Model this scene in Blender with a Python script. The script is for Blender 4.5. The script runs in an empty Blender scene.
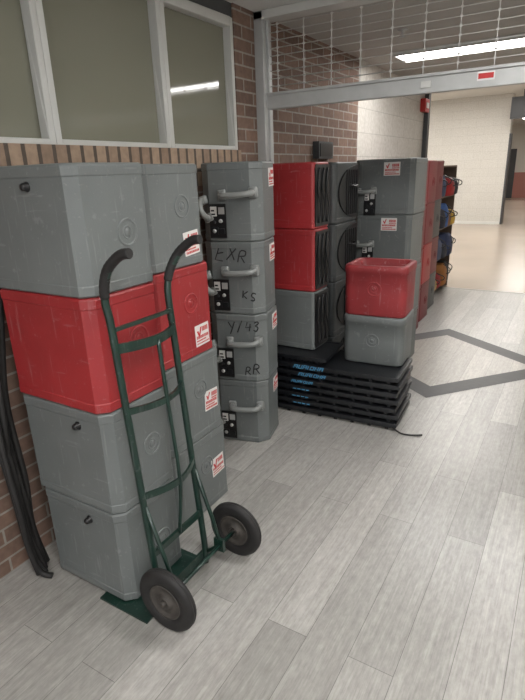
import bpy, math, random, bmesh
from mathutils import Vector, Matrix
random.seed(4)
S=bpy.context.scene
COL=S.collection
try:
    S.view_settings.view_transform='Standard'
except Exception: pass

# ------------------------------------------------------------ materials
def newmat(name):
    m=bpy.data.materials.new(name); m.use_nodes=True
    nt=m.node_tree; b=nt.nodes['Principled BSDF']
    return m,nt,b
def plastic(name,c,rough=.5,var=.25,scale=6,bump=.15,metal=0,scr=0.0):
    m,nt,b=newmat(name); N=nt.nodes; L=nt.links
    tc=N.new('ShaderNodeTexCoord')
    n=N.new('ShaderNodeTexNoise'); n.inputs['Scale'].default_value=scale; n.inputs['Detail'].default_value=6
    L.new(tc.outputs['Object'],n.inputs['Vector'])
    r=N.new('ShaderNodeValToRGB')
    r.color_ramp.elements[0].position=.3; r.color_ramp.elements[1].position=.75
    r.color_ramp.elements[0].color=[x*(1-var) for x in c]+[1]
    r.color_ramp.elements[1].color=[min(1,x*(1+var)) for x in c]+[1]
    L.new(n.outputs['Fac'],r.inputs['Fac'])
    out=r.outputs['Color']
    if scr>0:
        oi=N.new('ShaderNodeObjectInfo'); ad=N.new('ShaderNodeVectorMath'); ad.operation='ADD'
        ml=N.new('ShaderNodeMath'); ml.operation='MULTIPLY'; ml.inputs[1].default_value=7.0
        L.new(oi.outputs['Random'],ml.inputs[0]); L.new(tc.outputs['Object'],ad.inputs[0]); L.new(ml.outputs[0],ad.inputs[1])
        for (sc,ro,lo,hi,amt) in (((80,80,6),(.3,.2,.4),.62,.70,scr),((7,70,70),(.5,.9,.2),.66,.72,scr*.9),((60,6,70),(.2,.6,.9),.67,.73,scr*.9),((26,26,26),(0,0,0),.66,.72,scr*1.0)):
            mp=N.new('ShaderNodeMapping'); mp.inputs['Scale'].default_value=sc; mp.inputs['Rotation'].default_value=ro
            L.new(ad.outputs[0],mp.inputs['Vector'])
            n3=N.new('ShaderNodeTexNoise'); n3.inputs['Scale'].default_value=1; n3.inputs['Detail'].default_value=3
            L.new(mp.outputs['Vector'],n3.inputs['Vector'])
            r3=N.new('ShaderNodeValToRGB'); r3.color_ramp.elements[0].position=lo; r3.color_ramp.elements[1].position=hi
            r3.color_ramp.elements[0].color=(0,0,0,1); r3.color_ramp.elements[1].color=(amt,amt,amt,1)
            L.new(n3.outputs['Fac'],r3.inputs['Fac'])
            mx=N.new('ShaderNodeMixRGB'); L.new(r3.outputs['Color'],mx.inputs['Fac']); L.new(out,mx.inputs['Color1'])
            mx.inputs['Color2'].default_value=[min(1,.6*x+.20) for x in c]+[1]
            out=mx.outputs['Color']
    L.new(out,b.inputs['Base Color'])
    b.inputs['Roughness'].default_value=rough; b.inputs['Metallic'].default_value=metal
    if bump>0:
        n2=N.new('ShaderNodeTexNoise'); n2.inputs['Scale'].default_value=220
        L.new(tc.outputs['Object'],n2.inputs['Vector'])
        bp=N.new('ShaderNodeBump'); bp.inputs['Strength'].default_value=bump; bp.inputs['Distance'].default_value=.002
        L.new(n2.outputs['Fac'],bp.inputs['Height']); L.new(bp.outputs['Normal'],b.inputs['Normal'])
    return m
def emis(name,c,s):
    m,nt,b=newmat(name)
    b.inputs['Base Color'].default_value=(*c,1); b.inputs['Emission Color'].default_value=(*c,1)
    b.inputs['Emission Strength'].default_value=s
    return m
def brick(name,c1,c2,mort,bw,rh,axes,offset=.5,ms=.005,rough=.85,bump=.5):
    m,nt,b=newmat(name); N=nt.nodes; L=nt.links
    tc=N.new('ShaderNodeTexCoord'); sp=N.new('ShaderNodeSeparateXYZ'); cb=N.new('ShaderNodeCombineXYZ')
    L.new(tc.outputs['Object'],sp.inputs[0])
    L.new(sp.outputs[axes[0]],cb.inputs['X']); L.new(sp.outputs[axes[1]],cb.inputs['Y'])
    t=N.new('ShaderNodeTexBrick'); t.offset=offset
    t.inputs['Scale'].default_value=1; t.inputs['Brick Width'].default_value=bw; t.inputs['Row Height'].default_value=rh
    t.inputs['Mortar Size'].default_value=ms; t.inputs['Mortar Smooth'].default_value=.1
    t.inputs['Color1'].default_value=(*c1,1); t.inputs['Color2'].default_value=(*c2,1); t.inputs['Mortar'].default_value=(*mort,1)
    L.new(cb.outputs[0],t.inputs['Vector'])
    n=N.new('ShaderNodeTexNoise'); n.inputs['Scale'].default_value=35; n.inputs['Detail'].default_value=5
    L.new(tc.outputs['Object'],n.inputs['Vector'])
    mx=N.new('ShaderNodeMixRGB'); mx.blend_type='OVERLAY'; mx.inputs['Fac'].default_value=.35
    L.new(t.outputs['Color'],mx.inputs['Color1']); L.new(n.outputs['Fac'],mx.inputs['Color2'])
    L.new(mx.outputs['Color'],b.inputs['Base Color']); b.inputs['Roughness'].default_value=rough
    bp=N.new('ShaderNodeBump'); bp.inputs['Strength'].default_value=bump; bp.inputs['Distance'].default_value=.006; bp.invert=True
    L.new(t.outputs['Fac'],bp.inputs['Height']); L.new(bp.outputs['Normal'],b.inputs['Normal'])
    return m
def planks(name,c1,c2,mort,rh=.15,bw=1.2,rough=.30):
    m,nt,b=newmat(name); N=nt.nodes; L=nt.links
    tc=N.new('ShaderNodeTexCoord'); sp=N.new('ShaderNodeSeparateXYZ'); cb=N.new('ShaderNodeCombineXYZ')
    L.new(tc.outputs['Object'],sp.inputs[0]); L.new(sp.outputs['Y'],cb.inputs['X']); L.new(sp.outputs['X'],cb.inputs['Y'])
    t=N.new('ShaderNodeTexBrick'); t.offset=.37; t.offset_frequency=2; t.squash_frequency=3
    t.inputs['Scale'].default_value=1; t.inputs['Brick Width'].default_value=bw; t.inputs['Row Height'].default_value=rh
    t.inputs['Mortar Size'].default_value=.0010; t.inputs['Mortar Smooth'].default_value=.2
    t.inputs['Color1'].default_value=(*c1,1); t.inputs['Color2'].default_value=(*c2,1); t.inputs['Mortar'].default_value=(*mort,1)
    L.new(cb.outputs[0],t.inputs['Vector'])
    def noise(sc,det,dist=0):
        mp=N.new('ShaderNodeMapping'); mp.inputs['Scale'].default_value=sc
        L.new(tc.outputs['Object'],mp.inputs['Vector'])
        n=N.new('ShaderNodeTexNoise'); n.inputs['Scale'].default_value=1; n.inputs['Detail'].default_value=det; n.inputs['Roughness'].default_value=.65; n.inputs['Distortion'].default_value=dist
        L.new(mp.outputs[0],n.inputs['Vector']); return n
    n=noise((38,3,1),8,.6); n2=noise((150,4,1),4); n4=noise((60,22,1),5)
    r=N.new('ShaderNodeValToRGB'); r.color_ramp.elements[0].position=.3; r.color_ramp.elements[1].position=.7
    r.color_ramp.elements[0].color=(.38,.375,.37,1); r.color_ramp.elements[1].color=(.60,.60,.60,1)
    L.new(n.outputs['Fac'],r.inputs['Fac'])
    mx=N.new('ShaderNodeMixRGB'); mx.blend_type='OVERLAY'; mx.inputs['Fac'].default_value=.6
    L.new(t.outputs['Color'],mx.inputs['Color1']); L.new(r.outputs['Color'],mx.inputs['Color2'])
    mx2=N.new('ShaderNodeMixRGB'); mx2.blend_type='OVERLAY'; mx2.inputs['Fac'].default_value=.35
    L.new(mx.outputs['Color'],mx2.inputs['Color1']); L.new(n2.outputs['Fac'],mx2.inputs['Color2'])
    mx3=N.new('ShaderNodeMixRGB'); mx3.blend_type='OVERLAY'; mx3.inputs['Fac'].default_value=.4
    L.new(mx2.outputs['Color'],mx3.inputs['Color1']); L.new(n4.outputs['Fac'],mx3.inputs['Color2'])
    L.new(mx3.outputs['Color'],b.inputs['Base Color']); b.inputs['Roughness'].default_value=rough
    bp=N.new('ShaderNodeBump'); bp.inputs['Strength'].default_value=.12; bp.inputs['Distance'].default_value=.002
    L.new(n2.outputs['Fac'],bp.inputs['Height']); L.new(bp.outputs['Normal'],b.inputs['Normal'])
    return m

GREY=plastic('grey_moulded_plastic',(.130,.142,.141),.42,.12,4,.15,scr=.28)
GREY2=plastic('darker_grey_plastic',(.045,.050,.051),.42,.12,4,.2,scr=.12)
RED=plastic('red_moulded_plastic',(.28,.020,.023),.42,.18,4,.15,scr=.24)
RED3=plastic('worn_red_plastic',(.25,.024,.028),.5,.2,5,.2,scr=.34)
RED2=plastic('dark_red_plastic',(.13,.010,.014),.45,.14,4,.2,scr=.1)
HANDLE=plastic('pale_grey_handle',(.22,.23,.225),.35,.06)
BLACK=plastic('black_plastic',(.010,.010,.011),.4,.2)
BLACK2=plastic('black_panel',(.009,.010,.012),.38,.2)
RUBBER=plastic('black_rubber',(.014,.013,.013),.65,.35,20)
GREEN=plastic('green_painted_steel',(.007,.026,.019),.3,.25,15,.05,scr=.16)
HUB=plastic('worn_wheel_hub',(.055,.048,.042),.65,.5,30)
WHITE=plastic('sticker_white',(.64,.63,.61),.5,.04,bump=0)
REDP=plastic('sticker_red',(.45,.02,.02),.5,.05,bump=0)
BLUEP=plastic('blue_print',(.08,.28,.48),.5,.05,bump=0)
INK=plastic('marker_ink',(.008,.008,.010),.6,.05,bump=0)
STEEL=plastic('galvanised_steel',(.42,.425,.42),.45,.08,12,.05,metal=.2)
ROD=plastic('grille_rod_steel',(.50,.49,.475),.5,.08,12,0)
ALU=plastic('aluminium_frame',(.53,.53,.51),.45,.06,8,.03,metal=.05)
DARKM=plastic('dark_metal',(.05,.052,.055),.5,.1)
GLASS=plastic('olive_grey_glass',(.205,.203,.158),.05,.05,1,0)
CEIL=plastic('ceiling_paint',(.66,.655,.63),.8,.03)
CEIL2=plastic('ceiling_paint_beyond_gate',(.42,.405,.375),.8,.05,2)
CREAM=plastic('cream_paint',(.62,.59,.54),.6,.03,1)
ROSE=plastic('muted_red_wall_paint',(.38,.16,.13),.6,.05,1)
BLOCK=brick('painted_block',(.57,.545,.50),(.55,.525,.48),(.43,.41,.37),.4,.2,('Y','Z'),ms=.004,rough=.5,bump=.3)
BLOCKX=brick('painted_block_cross',(.60,.58,.54),(.58,.56,.52),(.49,.47,.435),.4,.2,('X','Z'),ms=.003,rough=.5,bump=.3)
BRICK=brick('brown_brick',(.205,.128,.096),(.13,.083,.064),(.28,.255,.225),.2,.067,('Y','Z'),ms=.005)
SOLD=brick('soldier_brick',(.34,.245,.175),(.245,.17,.122),(.09,.07,.055),.19,.067,('Z','Y'),offset=0,ms=.009)
FLOOR=planks('grey_vinyl_planks',(.370,.358,.338),(.270,.262,.247),(.125,.121,.115))
FLOORIN=planks('taupe_vinyl_planks',(.34,.317,.285),(.28,.262,.235),(.12,.116,.11))
INLAY=plastic('dark_inlay',(.045,.045,.047),.5,.12,25,.05)
TAN=plastic('tan_hall_floor',(.38,.315,.255),.22,.06,1,.02)
BROWN=plastic('brown_cabinet_wood',(.10,.065,.045),.5,.2,8)
LIGHT=emis('fluorescent_diffuser',(1,.99,.97),38)
LIGHT2=emis('warm_diffuser',(1,.965,.91),22)

# ------------------------------------------------------------ mesh builder
class MB:
    def __init__(s): s.v=[]; s.f=[]; s.m=[]; s.sm=[]
    def add(s,vs,fs,mi=0,smooth=False):
        o=len(s.v); s.v+= [tuple(v) for v in vs]; s.f+=[[i+o for i in f] for f in fs]; s.m+=[mi]*len(fs)
        s.sm+=[smooth]*len(fs)
    def box(s,x0,x1,y0,y1,z0,z1,mi=0):
        vs=[(x0,y0,z0),(x1,y0,z0),(x1,y1,z0),(x0,y1,z0),(x0,y0,z1),(x1,y0,z1),(x1,y1,z1),(x0,y1,z1)]
        s.add(vs,[(0,3,2,1),(4,5,6,7),(0,1,5,4),(1,2,6,5),(2,3,7,6),(3,0,4,7)],mi)
    def loft(s,w,d,prof,rad,mi=0,seg=6,cx=0,cy=0,smooth=True):
        rings=[]
        for z,ins in prof:
            hw=w/2-ins; hd=d/2-ins; r=max(.003,min(rad-ins*.5,hw*.95,hd*.95)); ring=[]
            for q,(sx,sy) in enumerate([(1,1),(-1,1),(-1,-1),(1,-1)]):
                for k in range(seg+1):
                    a=math.pi/2*(q+k/seg)
                    ring.append((cx+sx*(hw-r)+r*math.cos(a),cy+sy*(hd-r)+r*math.sin(a),z))
            rings.append(ring)
        n=len(rings[0]); vs=[v for r in rings for v in r]; fs=[]
        for i in range(len(rings)-1):
            for k in range(n):
                fs.append((i*n+k,i*n+(k+1)%n,(i+1)*n+(k+1)%n,(i+1)*n+k))
        s.add(vs,fs,mi,smooth)
        s.add(rings[0],[tuple(reversed(range(n)))],mi); s.add(rings[-1],[tuple(range(n))],mi)
    def tube(s,path,r,mi=0,seg=10,closed=False):
        P=[Vector(p) for p in path]; n=len(P); rs=r if isinstance(r,(list,tuple)) else [r]*n
        T=[]
        for i in range(n):
            a=P[(i-1)%n] if (closed or i>0) else P[i]; b=P[(i+1)%n] if (closed or i<n-1) else P[i]
            t=(b-a)
            T.append(t.normalized() if t.length>1e-9 else Vector((0,0,1)))
        up=Vector((0,0,1)) if abs(T[0].z)<.9 else Vector((1,0,0))
        nrm=(up-T[0]*up.dot(T[0])).normalized(); vs=[]
        for i in range(n):
            nrm=(nrm-T[i]*nrm.dot(T[i])).normalized(); bn=T[i].cross(nrm)
            for k in range(seg):
                a=2*math.pi*k/seg; vs.append(P[i]+(nrm*math.cos(a)+bn*math.sin(a))*rs[i])
        fs=[]
        for i in range(n if closed else n-1):
            j=(i+1)%n
            for k in range(seg):
                fs.append((i*seg+k,i*seg+(k+1)%seg,j*seg+(k+1)%seg,j*seg+k))
        s.add(vs,fs,mi,True)
        if not closed:
            s.add(vs[:seg],[tuple(reversed(range(seg)))],mi); s.add(vs[-seg:],[tuple(range(seg))],mi)
    def lathe(s,prof,axis,c,mi=0,seg=32):
        vs=[];n=len(prof)
        for k in range(seg):
            a=2*math.pi*k/seg
            for r,h in prof:
                p,q=r*math.cos(a),r*math.sin(a)
                v={'X':(h,p,q),'Y':(p,h,q),'Z':(p,q,h)}[axis]
                vs.append((c[0]+v[0],c[1]+v[1],c[2]+v[2]))
        fs=[]
        for k in range(seg):
            k2=(k+1)%seg
            for i in range(n-1): fs.append((k*n+i,k*n+i+1,k2*n+i+1,k2*n+i))
        s.add(vs,fs,mi,True)
    def mesh(s,name,mats,sharp=None):
        me=bpy.data.meshes.new(name); me.from_pydata(s.v,[],s.f)
        for m in mats: me.materials.append(m)
        for p,mi,sm in zip(me.polygons,s.m,s.sm): p.material_index=mi; p.use_smooth=sm
        me.update()
        b=bmesh.new(); b.from_mesh(me); bmesh.ops.remove_doubles(b,verts=b.verts,dist=1e-5)
        bmesh.ops.recalc_face_normals(b,faces=b.faces)
        if sharp:
            for e in b.edges:
                if len(e.link_faces)==2 and e.calc_face_angle(0)>sharp: e.smooth=False
        b.to_mesh(me); b.free()
        return me
def obj(name,data,parent=None,loc=(0,0,0),rotz=0,bevel=0):
    o=bpy.data.objects.new(name,data); COL.objects.link(o); o.location=loc; o.rotation_euler=(0,0,rotz)
    if parent is not None: o.parent=parent
    if bevel:
        m=o.modifiers.new('bevel','BEVEL'); m.width=bevel; m.segments=2; m.limit_method='ANGLE'
    return o
def top(o,label,cat,group=None):
    o['label']=label; o['category']=cat
    if group: o['group']=group
    return o
def struct(o): o['kind']='structure'; return o
def sbox(name,x0,x1,y0,y1,z0,z1,mat):
    b=MB(); b.box(x0,x1,y0,y1,z0,z1); return struct(obj(name,b.mesh(name,[mat])))
def smooth_path(pts,n=6):
    P=[Vector(p) for p in pts]; out=[]
    for i in range(len(P)-1):
        p0=P[max(i-1,0)];p1=P[i];p2=P[i+1];p3=P[min(i+2,len(P)-1)]
        for k in range(n):
            t=k/n
            out.append(.5*((2*p1)+(-p0+p2)*t+(2*p0-5*p1+4*p2-p3)*t*t+(-p0+3*p1-3*p2+p3)*t**3))
    out.append(P[-1]); return out

# ------------------------------------------------------------ setting
WX=-1.78; CZ=2.37
sbox('floor',-1.95,1.7,-2.5,6.87,-.06,0,FLOOR)
sbox('floor_hall',-6.5,5,6.87,27,-.06,0,TAN)
sbox('wall_left',WX-.16,WX,-2.5,2.93,0,1.44,BRICK)
sbox('trim_1',WX-.16,WX+.015,-2.5,2.72,1.44,1.625,SOLD)
sbox('wall_left_pier',WX-.16,WX,2.72,2.93,1.44,CZ,BRICK)
sbox('wall_left_brick',WX-.16,WX,2.93,4.62,0,CZ,BRICK)
sbox('wall_left_block',WX-.16,WX,4.62,6.84,0,CZ,BLOCK)
sbox('trim_2',WX-.14,WX-.01,-2.5,2.72,2.30,CZ,DARKM)
sbox('ceiling',-1.95,1.7,-2.5,3.03,CZ,CZ+.05,CEIL)
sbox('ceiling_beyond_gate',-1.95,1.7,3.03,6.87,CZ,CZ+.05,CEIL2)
sbox('wall_right',1.7,1.85,-2.5,27,0,3.1,CREAM)
sbox('wall_header',-6.5,1.7,6.84,6.92,CZ,3.1,CREAM)
sbox('ceiling_hall',-6.5,5,6.87,27,3.1,3.15,CEIL)
sbox('wall_hall_partition',-6.5,-1.8,15,15.3,0,3.1,BLOCKX)
sbox('trim_6',-1.8,-1.76,14.99,15.31,0,2.2,DARKM)
sbox('wall_hall_end',-6.5,1.7,27,27.2,0,3.1,CREAM)
sbox('wall_hall_end_lower',-6.5,1.7,26.96,27,0,1.1,ROSE)
sbox('wall_hall_side',-6.6,-6.5,6.8,27,0,3.1,CREAM)
sbox('baseboard_hall',-6.5,-1.8,14.985,15,0,.07,CEIL)
d=MB(); d.box(-3.6,-2.85,26.9,26.96,0,2.1); struct(obj('door_1',d.mesh('door_1',[DARKM]),bevel=.005))
def window(name,y0,y1):
    e=struct(bpy.data.objects.new(name,None)); COL.objects.link(e); e.location=(WX-.05,(y0+y1)/2,1.625)
    w=y1-y0; z1=2.30-1.625; t=.028
    b=MB(); b.box(-.03,.045,-w/2,-w/2+t,0,z1); b.box(-.03,.045,w/2-t,w/2,0,z1)
    b.box(-.03,.045,-w/2+t,w/2-t,0,.022); b.box(-.03,.045,-w/2+t,w/2-t,z1-.045,z1)
    obj('window_frame',b.mesh('window_frame',[ALU]),e,bevel=.004)
    b=MB(); b.box(-.012,-.004,-w/2+t,w/2-t,.022,z1-.045)
    obj('window_pane',b.mesh('window_pane',[GLASS]),e)
for i,(a,c) in enumerate([(-.52,.13),(.13,.78),(.78,1.44),(1.44,2.12),(2.12,2.72)]): window('window_%d'%(i+1),a,c)
V=[Vector((-.735,3.32)),Vector((.08,4.27)),Vector((-.945,5.02)),Vector((-1.72,4.06))]
C=sum(V,Vector((0,0)))/4
I=[C+(v-C)*.75 for v in V]
b=MB()
b.add([(v.x,v.y,.0012) for v in V]+[(v.x,v.y,.0012) for v in I],[(0,1,5,4),(1,2,6,5),(2,3,7,6),(3,0,4,7)])
struct(obj('trim_3',b.mesh('trim_3',[INLAY])))
b=MB(); b.add([(v.x,v.y,.0012) for v in I],[(0,1,2,3)]); struct(obj('trim_7',b.mesh('trim_7',[FLOORIN])))
sbox('trim_4',-1.78,1.7,6.85,6.89,0,.002,CEIL2)
# gate
g=bpy.data.objects.new('rolling_grille',None); COL.objects.link(g); g.location=(WX+.03,2.98,0)
top(g,'partly lowered steel rolling security grille across the corridor','gate')
b=MB(); b.box(-.03,.03,-.05,.05,0,CZ); b.box(-.02,.045,-.012,.012,0,CZ)
obj('guide_rail',b.mesh('guide_rail',[STEEL]),g,bevel=.004)
b=MB(); b.box(.03,3.4,-.02,.02,1.855,1.93); b.box(.03,3.4,-.03,.03,1.93,1.945)
obj('bottom_bar',b.mesh('bottom_bar',[STEEL]),g,bevel=.003)
b=MB(); z=1.980
rows=[]
while z<CZ-.04:
    b.tube([(.02,0,z),(3.4,0,z)],.0026,0,6); rows.append(z); z+=.040
x=.10
while x<3.35:
    for i in range(len(rows)):
        z0=rows[i]-.040 if i else 1.945
        b.box(x-.0022,x+.0022,-.005,-.0025,z0,rows[i])
        b.box(x-.006,x+.006,-.006,.003,rows[i]-.005,rows[i]+.005)
    x+=.17
obj('grille_curtain',b.mesh('grille_curtain',[ROD]),g)
b=MB(); b.box(1.22,1.30,-.0215,-.0205,1.885,1.925,1); b.box(1.225,1.295,-.0225,-.0215,1.893,1.917,0)
obj('warning_sticker',b.mesh('warning_sticker',[REDP,WHITE]),g)
b=MB(); b.box(.95,1.0,-.028,-.02,1.88,1.91)
obj('lock',b.mesh('lock',[ALU]),g)
b=MB(); b.box(-.03,3.4,-.05,.06,2.325,CZ-.001)
obj('grille_housing',b.mesh('grille_housing',[ALU]),g,bevel=.004)
b=MB(); b.lathe([(0,0),(.035,0),(.035,-.006),(.012,-.012),(.010,-.04),(.022,-.045),(0,-.048)],'Z',(0,0,0),0,20)
top(obj('sprinkler_head',b.mesh('sprinkler_head',[STEEL]),None,(-1.2,3.9,CZ)),'small metal sprinkler head on the ceiling beyond the gate','sprinkler')
# wall things
b=MB(); b.box(0,.05,-.13,.13,-.06,.06); b.box(.05,.055,-.11,.11,-.045,.045,1)
top(obj('wall_plaque',b.mesh('wall_plaque',[DARKM,BLACK]),None,(WX,3.85,1.64)),'small dark rectangular plaque mounted on the brick wall','sign')
b=MB(); b.box(0,.06,-.09,.09,-.07,.07); b.box(.06,.066,-.05,.05,-.03,.03,1)
top(obj('fire_alarm_box',b.mesh('fire_alarm_box',[REDP,WHITE]),None,(WX,6.688,2.17),bevel=.004),'red alarm box high on the painted block wall','alarm')
sbox('trim_5',WX-.02,WX+.05,6.78,6.87,0,CZ,DARKM)
e=bpy.data.objects.new('hanging_display',None); COL.objects.link(e); e.location=(-1.5,14.4,3.1)
top(e,'dark display hanging from the hall ceiling','display')
b=MB(); b.box(-.02,.02,-.02,.02,-.15,0); obj('mount',b.mesh('mount',[DARKM]),e)
b=MB(); b.box(-.26,.26,-.04,.04,-.62,-.15); b.box(-.24,.24,-.045,-.04,-.60,-.17,1); obj('screen',b.mesh('screen',[DARKM,BLACK]),e,bevel=.006)
def fixture(x,y,w,l,z,mat,lab):
    e=bpy.data.objects.new('ceiling_light',None); COL.objects.link(e); e.location=(x,y,z)
    top(e,lab,'light','fluorescent ceiling lights')
    b=MB(); t=.02
    b.box(-w/2-t,-w/2,-l/2-t,l/2+t,-.03,0); b.box(w/2,w/2+t,-l/2-t,l/2+t,-.03,0)
    b.box(-w/2,w/2,-l/2-t,-l/2,-.03,0); b.box(-w/2,w/2,l/2,l/2+t,-.03,0)
    obj('housing',b.mesh('housing',[ALU]),e)
    b=MB(); b.box(-w/2,w/2,-l/2,l/2,-.024,-.012)
    obj('diffuser',b.mesh('diffuser',[mat]),e)
LB='long white fluorescent ceiling fixture, lit'
fixture(-.51,4.74,1.90,.30,CZ,emis('long_tube_diffuser',(1,.99,.97),23),LB)
fixture(.2,2.0,1.22,.26,CZ,LIGHT,LB)
fixture(.3,.1,1.22,.30,CZ,LIGHT,LB)
fixture(.0,-1.8,1.22,.30,CZ,LIGHT,LB)
for y in (8.6,12.5,18,23): fixture(-1.5,y,1.8,.8,3.1,LIGHT2,'warm white hall ceiling light, lit')
fixture(-4.2,12.5,1.8,.8,3.1,LIGHT2,'warm white hall ceiling light, lit')

# ------------------------------------------------------------ equipment cases
cache={}
def cached(key,fn):
    if key not in cache: cache[key]=fn()
    return cache[key]
def body_mesh(w,d,h,mat,rad=.035,style=''):
    def f():
        b=MB()
        prof=[(0,.008),(.003,.003),(.007,0),(.034,0),(.036,.0018),(h*.5,.0015),(h-.036,.002),(h-.034,0),(h-.008,.0),(h-.003,.003)]
        if style=='open': prof=[(0,.014),(.004,.008),(.012,.005),(h*.5,.004),(h-.050,.004),(h-.046,0),(h-.012,0),(h-.004,.003),(h,.009),(h,.030),(h-.005,.036),(h-.10,.048)]
        else: prof+=[(h,.009),(h,.045),(h-.010,.052)]
        seg={'chamfer':1,'open':5}.get(style,5)
        b.loft(w,d,prof,rad,0,seg)
        return b.mesh('case_body',[mat],math.radians(25 if style!='open' else 50))
    return cached(('b',w,d,h,mat.name,rad,style),f)
def ring_mesh(ax,mat):
    def f():
        b=MB(); n=32
        for R,r in ((.040,.0045),(.019,.003)):
            pts=[]
            for k in range(n):
                a=2*math.pi*k/n; p,q=R*math.cos(a),R*math.sin(a)
                pts.append((0,p,q) if ax=='X' else (p,0,q))
            b.tube(pts,r,0,8,closed=True)
        pr=[(0,.003),(.012,.003),(.016,-.003)]
        b.lathe(pr if ax=='X' else [(a,-c) for a,c in pr],ax,(0,0,0),0,20)
        return b.mesh('round_boss',[mat])
    return cached(('ring',ax,mat.name),f)
def sticker_mesh(ax,w,h,kind=0):
    def f():
        b=MB()
        def q3(u,z,t): return (t,u,z) if ax=='X' else (u,-t,z)
        def bx(u0,u1,z0,z1,t0,t1,mi):
            if ax=='X': b.box(t0,t1,u0,u1,z0,z1,mi)
            else: b.box(u0,u1,-t1,-t0,z0,z1,mi)
        bx(-w,w,-h,h,0,.0015,0)
        if kind==0:
            cu=-w*.45; s=h*.62; zo=h*.28
        else:
            cu=-w*.55; s=h*.5; zo=h*.40
        pts=[(cu-s*.55,zo+s*.3),(cu-s*.18,zo+s*.3),(cu,zo-s*.15),(cu+s*.32,zo+s*.8),(cu+s*.70,zo+s*.8),(cu+s*.14,zo-s*.62),(cu-s*.16,zo-s*.62)]
        b.add([q3(u,z,.0021) for u,z in pts],[(0,1,2,6),(2,3,4,5),(2,5,6)],1)
        rr=random.Random(kind+3)
        def row(u0,u1,z0,z1):
            u=u0
            while u<u1-.002:
                lw=rr.uniform(.004,.0075); bx(u,min(u+lw,u1),z0,z1,.0015,.002,1); u+=lw+.0022
        row(w*.02,w*.9,h*.30,h*.74)
        row(-w*.86,w*.9,-h*.30,-h*.02)
        row(-w*.86,w*.5,-h*.56,-h*.42)
        if kind: row(w*.02,w*.9,h*.05,h*.2); row(-w*.86,w*.9,-h*.86,-h*.66)
        else: row(-w*.86,w*.9,-h*.82,-h*.70)
        return b.mesh('sticker',[WHITE,REDP])
    return cached(('st',ax,w,h,kind),f)
def knob_mesh(ax):
    def f():
        b=MB(); pr=[(.0,.018),(.008,.018),(.011,.014),(.011,.004),(.015,0),(.015,-.006)]
        b.lathe(pr if ax=='X' else [(r,-h) for r,h in pr],ax,(0,0,0),0,16)
        return b.mesh('knob',[BLACK])
    return cached(('kn',ax),f)
def handle_mesh(L):
    def f():
        b=MB(); p=smooth_path([(-L/2,.01,.004),(-L/2+.003,-.026,.004),(-L/2+.022,-.046,.001),(0,-.050,-.001),(L/2-.022,-.046,.001),(L/2-.003,-.026,.004),(L/2,.01,.004)],5)
        b.tube(p,.0145,0,10)
        for sx in (-1,1): b.loft(.044,.034,[(-.022,.004),(-.016,0),(.024,0),(.030,.004)],.01,0,4,cx=sx*L/2,cy=.006)
        return b.mesh('handle',[HANDLE])
    return cached(('h',L),f)
def socket_mesh():
    def f():
        b=MB(); b.box(-.045,.045,-.006,.004,-.085,.085,0)
        b.box(-.038,-.004,-.009,-.006,.024,.072,1); b.box(.006,.038,-.009,-.006,.034,.068,2)
        b.box(-.034,.0,-.009,-.006,-.07,-.03,3); b.box(.008,.036,-.012,-.006,-.065,-.038,3)
        b.box(-.034,-.012,-.0095,-.009,.030,.038,0); b.box(-.034,-.016,-.0095,-.009,.048,.056,0)
        b.lathe([(0,-.011),(.010,-.011),(.012,-.006)],'Y',(-.02,0,-.05),2,12)
        b.lathe([(0,-.014),(.009,-.014),(.010,-.006)],'Y',(.016,0,.0),2,12)
        b.lathe([(0,-.014),(.007,-.014),(.008,-.006)],'Y',(-.018,0,-.006),3,12)
        return b.mesh('socket_panel',[BLACK,WHITE,STEEL,BLACK2])
    return cached('sock',f)
def panel_curve(d,h):
    def f():
        b=MB(); pts=[]
        for k in range(25):
            a=-math.pi/2+math.pi*k/24
            pts.append((d/2-.03-.33*math.cos(a), h*.5+(h*.5-.02)*math.sin(a)))
        pts=[(max(y,-d/2+.03),z) for y,z in pts]
        n=len(pts); vs=[(0,y,z) for y,z in pts]+[(.010,y,z) for y,z in pts]
        fs=[tuple(range(n,2*n))]+[(i,(i+1)%n,n+(i+1)%n,n+i) for i in range(n)]
        b.add(vs,fs,0)
        for k in range(6):
            yy=d/2-.06-k*.035; b.box(.009,.016,yy-.006,yy+.006,.05,h-.05)
        b.tube(smooth_path([(.008,.02,h*.62),(.035,.03,h*.60),(.038,.09,h*.60),(.008,.10,h*.62)],4),.009,0,8)
        return b.mesh('side_cover',[BLACK])
    return cached(('pc',d,h),f)
GL={'E':[[(.6,1),(.05,.97),(0,.02),(.62,0)],[(.02,.52),(.5,.55)]],
'X':[[(0,1),(.65,0)],[(.62,.98),(0,.03)]],
'R':[[(0,0),(.03,1),(.5,.95),(.55,.7),(.4,.52),(.04,.48)],[(.25,.48),(.65,0)]],
'K':[[(0,1),(.02,0)],[(.6,.97),(.04,.45),(.65,0)]],
'S':[[(.6,.9),(.35,1),(.05,.85),(.1,.6),(.5,.42),(.55,.15),(.25,0),(0,.1)]],
'Y':[[(0,1),(.3,.5)],[(.62,1),(.2,0)]],
'4':[[(.1,1),(0,.42),(.6,.45)],[(.48,.8),(.45,0)]],
'3':[[(.05,.92),(.35,1),(.55,.8),(.2,.55),(.58,.35),(.4,.02),(0,.1)]],
'/':[[(.5,1),(.1,0)]]}
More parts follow.
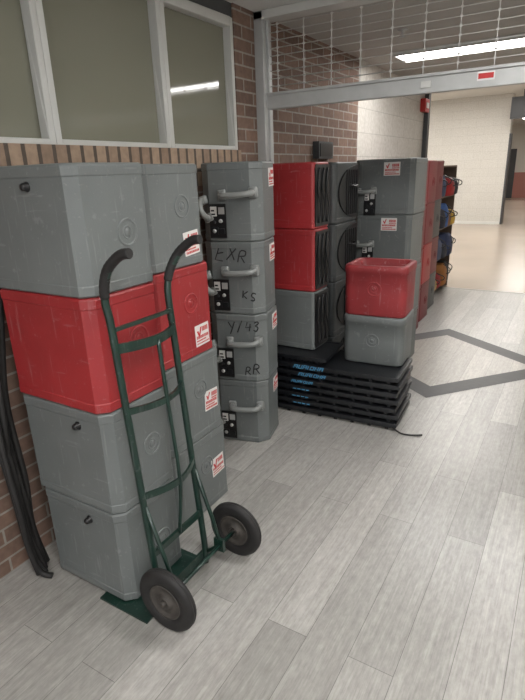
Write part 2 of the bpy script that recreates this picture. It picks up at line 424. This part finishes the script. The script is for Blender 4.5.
def writing(txt,par,x,y,z,size,tilt):
    b=MB(); rr=random.Random(txt); cxp=0
    tw=len(txt)*.9*size
    for ch in txt:
        sc=size*rr.uniform(.78,1.2); dz=rr.uniform(-.18,.18)*size; sh=rr.uniform(.0,.3)
        for st in GL[ch]:
            pts=[]
            for u,v in st:
                u+=rr.uniform(-.05,.05); v+=rr.uniform(-.05,.05)
                px=cxp+u*sc*.95+v*sc*sh-tw/2; pz=v*sc+dz-size/2
                pts.append((px*math.cos(tilt)-pz*math.sin(tilt),0,px*math.sin(tilt)+pz*math.cos(tilt)))
            b.tube(smooth_path(pts,3) if len(pts)>4 else pts,.0032,0,6)
        cxp+=.88*size
    o=obj('handwriting',b.mesh('handwriting',[INK]),par,(x,y,z)); o.scale=(1,.25,1); return o
GRP='stacked moulded equipment cases'
NAMES={'grey_moulded_plastic':'grey','darker_grey_plastic':'dark grey','red_moulded_plastic':'red','dark_red_plastic':'dark red','worn_red_plastic':'worn red'}
def part(name,mesh,par,loc,label=None,bevel=0):
    o=obj(name,mesh,par,loc,0,bevel)
    if label: o['label']=label
    return o
def case(cx,cy,z,w,d,h,mat,rz,where,feat,rad=.035):
    e=bpy.data.objects.new('equipment_case',None); COL.objects.link(e); e.location=(cx,cy,z); e.rotation_euler=(0,0,rz)
    top(e,'%s plastic case %s'%(NAMES[mat.name],where),'case',GRP)
    st=feat.get('style','')
    bo=part('case_body',body_mesh(w,d,h-.0005,mat,rad,st),e,(0,0,0))
    if st=='chamfer':
        m=bo.modifiers.new('bevel','BEVEL'); m.width=.009; m.segments=3; m.limit_method='ANGLE'; m.angle_limit=math.radians(40)
    fx=w/2-.0015; fy=-d/2+.0015
    if 'ring' in feat: part('round_boss',ring_mesh('X',mat),e,(fx-.001,.035,h*feat['ring']))
    if 'ringy' in feat: part('round_boss',ring_mesh('Y',mat),e,(0,fy+(.003 if st=='open' else .001),h*feat['ringy']))
    if 'knob' in feat: part('knob',knob_mesh('Y'),e,(w*.5+feat['knob'],fy-.002,h*.84))
    if 'stickx' in feat:
        o=part('sticker',sticker_mesh('X',.046,.046,int(feat['stickx']*100)%2),e,(fx,d*.5-.098,h*feat['stickx'])); o.rotation_euler=(math.radians(feat.get('st',2)),0,0)
    if 'sticky' in feat: part('sticker',sticker_mesh('Y',.060,.046,1),e,(feat['sticky'][0],fy-.001,h*feat['sticky'][1]))
    if 'handle' in feat:
        o=part('handle',handle_mesh(feat.get('hl',.15)),e,(feat['handle'][0],fy-.002,h*feat['handle'][1]),'pale grey plastic grab handle'); o.rotation_euler=(0,math.radians(-3),0)
    if 'handle2' in feat:
        o=part('handle',handle_mesh(.09),e,(feat['handle2'][0],fy-.002,h*feat['handle2'][1]),'pale grey plastic grab handle'); o.rotation_euler=(0,math.radians(70),0)
    if 'socket' in feat: part('socket_panel',socket_mesh(),e,(feat['socket'][0],fy-.001,h*feat['socket'][1]),'black socket panel with switches')
    if 'panel' in feat:
        def pf():
            b=MB(); b.box(-.004,.006,-d/2+.015,d/2-.01,.015,h-.015)
            for k in range(3):
                y=-d/2+.05+k*(d-.10)/2
                b.tube(smooth_path([(.010,y,.035),(.018,y+.015,h*.3),(.012,y-.012,h*.6),(.010,y+.008,h-.035)],4),.006,0,6)
            return b.mesh('side_panel',[BLACK])
        part('side_panel',cached(('pan',d,h),pf),e,(fx,0,0),'black side panel with looped cables')
    if 'cover' in feat: part('side_cover',panel_curve(d,h),e,(fx,0,0),'black curved ribbed side cover')
    for t,x,zz,sz,tl in feat.get('text',[]): writing(t,e,x,fy-.0005,h*zz,sz,tl)
    return e
H=.383
W1=[.425,.445,.46,.46]
for k,m in enumerate([GREY,GREY,RED,GREY]):
    f={'ring':[.42,.5,.55,.46][k],'style':'chamfer'}
    if m is GREY: f['knob']=[-.16,-.14,0,-.19][k]
    case(-1.213-W1[k]/2,1.160,.010+k*H,W1[k],.320,H,m,math.radians([0,.5,-.4,.3][k]),'in the stack behind the hand truck',f,.034)
D2=[.425,.405,.38,.35]
for k,m in enumerate([GREY,GREY,RED,GREY]):
    f={'ring':.6,'stickx':[.50,.41,.22,.23][k],'st':[4,-3,2,5][k],'style':'chamfer'}
    case(-1.505+(.004 if k%2 else 0),1.378+D2[k]/2,k*.385,.38,D2[k],.385,m,0,'with stickers, stacked against the brick wall',f,.034)
ang=math.radians(14); Q=Vector((-1.378,2.270)); ux=Vector((math.cos(ang),math.sin(ang))); uy=Vector((-math.sin(ang),math.cos(ang)))
c3=Q-ux*.165+uy*.15
TX=[[],[('Y/43',.05,.84,.055,.14),('RR',.085,.20,.052,.16)],[('EXR',.01,.83,.072,-.10),('KS',.10,.28,.052,-.14)],[]]
for k in range(4):
    f={'handle':(.045,.60),'hl':.165,'socket':(-.065,.27),'handle2':(-.135,.42),'stickx':.8,'text':TX[k],'style':'chamfer'}
    case(c3.x+(.005 if k%2 else 0),c3.y,k*.388,.33,.30,.388,GREY,ang,'with grab handles and black ink writing' if TX[k] else 'with grab handles at the brick wall',f,.054)
# flat pile
def flat_mesh(w,d,h,key):
    def f():
        b=MB()
        b.loft(w-.07,d-.07,[(0,.003),(.003,0),(h*.50,0)],.01,0,3)
        b.loft(w,d,[(h*.48,.002),(h*.50,0),(h*.96,0),(h*.99,.001),(h,.004),(h,.026),(h-.003,.029)],.006,0,3)
        for k in range(8):
            x=-w/2+.06+k*(w-.12)/7
            b.box(x-.010,x+.010,-d/2+.016,-d/2+.04,0,h*.5)
        return b.mesh(key,[BLACK2],math.radians(30))
    return cached((key,w,d),f)
pr=math.radians(3.5); NF=7; fh=.3425/NF; PD=.38; PW=.88
pc=(-1.222,2.915)
def logo(sc,pat):
    b=MB(); xs=0; H_=.023*sc; T=.0050*sc
    def bar(x0,z0,x1,z1,w):
        d=Vector((x1-x0,0,z1-z0)); nn=Vector((-d.z,0,d.x)).normalized()*w/2
        A=Vector((x0,0,z0));B=Vector((x1,0,z1)); b.add([A-nn,B-nn,B+nn,A+nn],[(0,1,2,3)])
    if pat=='lines':
        for i in range(4): bar(xs,H_*.3,xs+.022,H_*.3,.007); xs+=.030
        return b.mesh('blue_print',[BLUEP])
    SL=H_*.45
    for i,wd in enumerate([.020,.017,.019,.006,.018,.017,.018]):
        wd*=sc
        bar(xs,0,xs+SL,H_,T)
        if wd>.01:
            bar(xs+wd,0,xs+wd+SL,H_,T)
            if i%2==0: bar(xs+SL,H_-.002,xs+wd+SL,H_-.002,T)
            if i%3!=1: bar(xs+SL*.5,H_*.5,xs+wd+SL*.5,H_*.5,T*.8)
            else: bar(xs,.002,xs+wd,.002,T)
        xs+=wd+.010*sc
    return b.mesh('blue_print',[BLUEP])
LG={6:(1.1,-.225,'t'),5:(1.0,-.20,'t'),4:(.8,-.235,'t'),3:(.7,-.235,'lines'),2:(.7,-.225,'lines'),1:(.6,-.235,'lines')}
LOGO={k:logo(v[0],v[2]) for k,v in LG.items()}
for k in range(NF):
    e=bpy.data.objects.new('flat_tray',None); COL.objects.link(e); dx=[0,.005,-.008,.004,-.005,.006,0][k]
    e.location=(pc[0]+dx,pc[1]+[0,.004,-.003,.002,-.002,.003,0][k],k*fh); e.rotation_euler=(0,0,pr+[0,.006,-.006,.004,-.003,.005,0][k])
    top(e,'black flat equipment tray %sin a pile'%('with blue print ' if k in LG else ''),'tray','pile of flat black trays')
    part('tray_body',flat_mesh(PW,PD,fh-.0005,'tray_body'),e,(0,0,0))
    if k in LG: part('blue_print',LOGO[k],e,(LG[k][1],-PD/2-.001,fh*.47),'blue lettering')
zt=NF*fh
e=bpy.data.objects.new('flat_tray',None); COL.objects.link(e); e.location=(-1.45,2.92,zt); e.rotation_euler=(0,0,pr)
top(e,'shorter black flat tray on the pile under red cases','tray','pile of flat black trays')
part('tray_body',flat_mesh(.42,.36,.045,'tray_body_small'),e,(0,0,0))
z4=zt+.0455
for k,m in enumerate([GREY,RED,RED]):
    case(-1.53,2.985,z4+k*.386,.325,.22,.386,m,math.radians([0,1,0][k]),'standing on the flat black trays',{'panel':1},.024)
for k,m in enumerate([GREY,RED3]):
    f={'ringy':.5,'style':'open'}
    if k: f['ringy']=.55
    case(-1.005,3.065,zt+k*.307,.385,.31,.307,m,math.radians(4),'with an open recessed top on another case' if k else 'on the flat trays under a red case',f,.05)
for k in range(4):
    case(-1.55,3.40,k*.386,.36,.40,.386,GREY2,0,'with curved side cover by the brick wall',{'cover':1},.035)
for k in range(4):
    case(-1.275+(.005 if k%2 else 0),4.03,k*.39,.45,.36,.39,GREY,math.radians(-1),'in the tall stack with grab handles',{'handle':(-.13,.42),'hl':.12,'socket':(-.10,.20),'sticky':(.06,.82),'style':'chamfer'},.035)
for (x,y,ms) in [(-1.42,4.78,[RED2,RED2,RED2,RED2]),(-1.46,5.28,[RED2,RED,RED2,RED2]),(-1.51,5.78,[GREY2,RED2,GREY2,RED2])]:
    for k,m in enumerate(ms):
        case(x,y,k*.388,.40,.36,.388,m,0,'stacked along the painted block wall',{'ring':.5},.035)

# ------------------------------------------------------------ cables
def cable(name,paths,r,label):
    b=MB()
    for p in paths: b.tube(smooth_path(p,8),r,0,8)
    o=obj(name,b.mesh(name,[RUBBER])); top(o,label,'cable'); return o
cable('power_cable',[
 [(-1.70,.99,1.20),(-1.700,.955,1.0),(-1.705,.935,.80),(-1.680,.915,.55),(-1.650,.91,.32),(-1.655,.92,.12),(-1.635,.935,.03),(-1.600,.955,.013)],
 [(-1.71,1.01,1.20),(-1.725,.985,.98),(-1.685,.950,.75),(-1.705,.945,.48),(-1.668,.930,.24),(-1.672,.945,.08),(-1.640,.955,.013)],
 [(-1.72,1.03,1.20),(-1.705,.98,.95),(-1.725,.960,.66),(-1.682,.940,.42),(-1.690,.955,.18),(-1.660,.968,.014)],
 [(-1.73,1.05,1.20),(-1.735,1.01,1.05),(-1.700,.96,.80),(-1.718,.97,.52),(-1.685,.965,.27),(-1.682,.98,.014)],
 [(-1.72,1.0,1.20),(-1.738,.955,1.02),(-1.702,.940,.86),(-1.722,.925,.62),(-1.678,.915,.40),(-1.675,.925,.16),(-1.655,.935,.014)],
 [(-1.74,1.07,1.20),(-1.725,1.03,1.0),(-1.740,1.0,.72),(-1.705,.99,.42),(-1.705,.98,.2),(-1.690,1.0,.014)]],.0115,'thick black cables hanging beside a stack of cases')
cable('power_cable',[[(-.80,2.755,.03),(-.74,2.735,.010),(-.69,2.74,.007),(-.65,2.755,.007),(-.62,2.775,.007)]],.005,'thin black cable end trailing from the trays')

# ------------------------------------------------------------ hand truck
ht=bpy.data.objects.new('hand_truck',None); COL.objects.link(ht); ht.location=(-1.1,1.18,0)
top(ht,'dark green steel hand truck with black grips parked against cases','hand truck')
O=Vector((-1.1,1.18,0))
def L_(p): return tuple(Vector(p)-O)
YA,YB=1.045,1.315
def railx(z): return -1.110-(z-.1)*.068
def rail(Y,fl):
    b=MB(); pts=[(-1.110,Y,.012)]+[(railx(z),Y,z) for z in (.1,.3,.5,.7,.9,1.08)]+[(-1.184,Y+fl*.3,1.15),(-1.168,Y+fl*.6,1.21),(-1.135,Y+fl,1.26)]
    b.tube([L_(p) for p in smooth_path(pts,4)],.0125,0,12)
    part('rail',b.mesh('rail',[GREEN]),ht,(0,0,0))
    b=MB(); pts=[(-1.183,Y+fl*.3,1.160),(-1.172,Y+fl*.6,1.205),(-1.148,Y+fl*.9,1.248),(-1.110,Y+fl,1.280),(-1.080,Y+fl,1.296),(-1.050,Y+fl,1.300)]
    pp=smooth_path(pts,6); rr=[.0148+.0010*(i%2) for i in range(len(pp))]; rr[0]=.0135; rr[-1]=.0135
    b.tube([L_(p) for p in pp],rr,0,12)
    part('grip',b.mesh('grip',[RUBBER]),ht,(0,0,0),'black rubber handle grip')
rail(YA,-.012); rail(YB,.035)
def crossbar(z,bulge,hw,th,dz0=0):
    b=MB(); n=12; vs=[]
    for i in range(n+1):
        t=i/n; y=YA+(YB-YA)*t; x=railx(z)+.006+bulge*math.sin(math.pi*t)
        zz=z+dz0*math.sin(math.pi*t)
        for dx,dz in ((-th,-hw),(th,-hw),(th,hw),(-th,hw)): vs.append(L_((x+dx,y,zz+dz)))
    fs=[]
    for i in range(n):
        for k in range(4): fs.append((i*4+k,i*4+(k+1)%4,(i+1)*4+(k+1)%4,(i+1)*4+k))
    fs+= [(3,2,1,0),(n*4,n*4+1,n*4+2,n*4+3)]
    b.add(vs,fs); part('crossbar',b.mesh('crossbar',[GREEN]),ht,(0,0,0))
crossbar(1.0,.045,.016,.004); crossbar(.79,.045,.011,.004); crossbar(.48,.045,.012,.004); crossbar(.25,.0,.012,.006); crossbar(1.06,.03,.006,.005,.01)
b=MB(); yy=1.18; pts=[(railx(z)+.006+.047,yy,z) for z in (1.0,.79,.48)]+[(railx(.25)+.010,yy,.25)]
b.tube([L_(p) for p in smooth_path(pts,4)],.007,0,8); part('centre_strap',b.mesh('centre_strap',[GREEN]),ht,(0,0,0))
b=MB(); b.box(-1.35,-1.115,.972,1.33,0,.008); b.box(-1.122,-1.114,1.045,1.315,.008,.07)
for p in range(len(b.v)): b.v[p]=L_(b.v[p])
part('toe_plate',b.mesh('toe_plate',[GREEN]),ht,(0,0,0))
AX=(-1.035,.1195)
b=MB(); b.tube([L_((AX[0],.99,AX[1])),L_((AX[0],1.45,AX[1]))],.008,0,12); part('axle',b.mesh('axle',[GREEN]),ht,(0,0,0))
for Y in (YA,YB):
    b=MB()
    b.tube([L_(p) for p in [(railx(.46),Y,.46),(-1.065,Y+.004,.24),(AX[0],Y+.006,AX[1]+.0)]],.008,0,8)
    b.tube([L_(p) for p in [(-1.108,Y,.06),(AX[0],Y+.006,AX[1])]],.008,0,8)
    b.box(*[c for ab in zip(L_((AX[0]-.025,Y-.002,AX[1]-.025)),L_((AX[0]+.02,Y+.012,AX[1]+.03))) for c in ab])
    part('axle_bracket',b.mesh('axle_bracket',[GREEN]),ht,(0,0,0))
def wheel(Y):
    b=MB(); R=.119;w=.019
    b.lathe([(.066,-w*.8),(.086,-w),(.106,-w),(.115,-w*.75),(R,-w*.35),(R,-.002),(R-.003,0),(R,.002),(R,w*.35),(.115,w*.75),(.106,w),(.086,w),(.066,w*.8),(.066,-w*.8)],'Y',(0,0,0),0,40)
    wo=part('wheel',b.mesh('tire',[RUBBER]),ht,L_((AX[0],Y,AX[1])),'black rubber wheel with worn hub')
    b=MB(); b.lathe([(0,-.012),(.014,-.012),(.016,-.022),(.024,-.022),(.026,-.010),(.055,-.008),(.060,-.016),(.067,-.016),(.067,.016),(.060,.016),(.055,.008),(.026,.010),(.024,.018),(.0,.018)],'Y',(0,0,0),0,32)
    b.lathe([(0,-.030),(.008,-.030),(.008,-.012)],'Y',(0,0,0),0,10)
    part('hub',b.mesh('hub',[HUB]),wo,(0,0,0),'dusty brown metal wheel hub')
wheel(1.006); wheel(1.43)

# ------------------------------------------------------------ rack with bags
RX=-1.54; RY=6.60
rk=bpy.data.objects.new('storage_rack',None); COL.objects.link(rk); rk.location=(RX,RY,0)
top(rk,'brown wooden storage rack packed with coloured bags','rack')
for sy in (-.44,.44):
    b=MB(); b.box(-.18,.14,sy-.012,sy+.012,0,1.50); part('side_panel',b.mesh('side_panel',[BROWN]),rk,(0,0,0))
SH=[.08,.44,.80,1.16]
for z in SH+[1.50]:
    b=MB(); b.box(-.180,.140,-.428,.428,z-.018,z); part('shelf',b.mesh('shelf',[BROWN]),rk,(0,0,0))
bagc=[(.03,.04,.09),(.20,.14,.07),(.09,.08,.07),(.02,.02,.02),(.30,.12,.03),(.06,.08,.14),(.40,.28,.12),(.03,.03,.04),(.22,.10,.03),(.45,.28,.05),(.05,.10,.25),(.14,.11,.08),(.25,.02,.02),(.30,.02,.02),(.5,.45,.38)]
bm=[plastic('bag_fabric_%d'%i,c,.8,.3,10) for i,c in enumerate(bagc)]
words=['navy','brown','dark grey','black','orange','slate blue','tan','charcoal','brown','yellow','blue','taupe','red','red','beige']
for z in SH:
    y=-.42
    while y<.34:
        wy=random.uniform(.12,.26); hh=random.uniform(.14,.29); j=random.randrange(15)
        wy=min(wy,.42-y)
        b=MB(); b.loft(random.uniform(.28,.36),wy-.006,[(0,.02),(.012,.006),(hh*.4,0),(hh*.7,.008),(hh*.93,.03),(hh,.05)],.045,0,4)
        e=obj('bag',b.mesh('bag',[bm[j]]),None,(RX+random.uniform(.01,.05),RY+y+wy/2,z)); e.rotation_euler=(0,0,random.uniform(-.04,.04)); top(e,words[j]+' fabric bag packed on the storage rack','bag','bags on the storage rack')
        b=MB(); b.tube(smooth_path([(.15,-.0,hh*.55),(.185,.0,hh*.6),(.185,.0,hh*.8),(.10,.0,hh-.005)],5),.006,0,6); part('bag_handle',b.mesh('bag_handle',[BLACK]),e,(0,0,0))
        y+=wy

# ------------------------------------------------------------ world & camera
w=bpy.data.worlds.new('World'); S.world=w; w.use_nodes=True
w.node_tree.nodes['Background'].inputs[0].default_value=(.95,.96,.97,1); w.node_tree.nodes['Background'].inputs[1].default_value=1.5
a=math.radians(31.5); p=math.radians(19.07); r=math.radians(2)
Fh=Vector((-math.sin(a),math.cos(a),0)); R0=Vector((math.cos(a),math.sin(a),0)); Zv=Vector((0,0,1))
F=Fh*math.cos(p)-Zv*math.sin(p); U0=Fh*math.sin(p)+Zv*math.cos(p)
R=R0*math.cos(r)-U0*math.sin(r); U=R0*math.sin(r)+U0*math.cos(r)
cam=bpy.data.cameras.new('camera'); co=bpy.data.objects.new('camera',cam); COL.objects.link(co)
cam.sensor_fit='VERTICAL'; cam.sensor_height=24; cam.lens=515/700*24; cam.clip_start=.02
M=Matrix(((R.x,U.x,-F.x,0),(R.y,U.y,-F.y,0),(R.z,U.z,-F.z,1.5),(0,0,0,1)))
co.matrix_world=M
S.camera=co
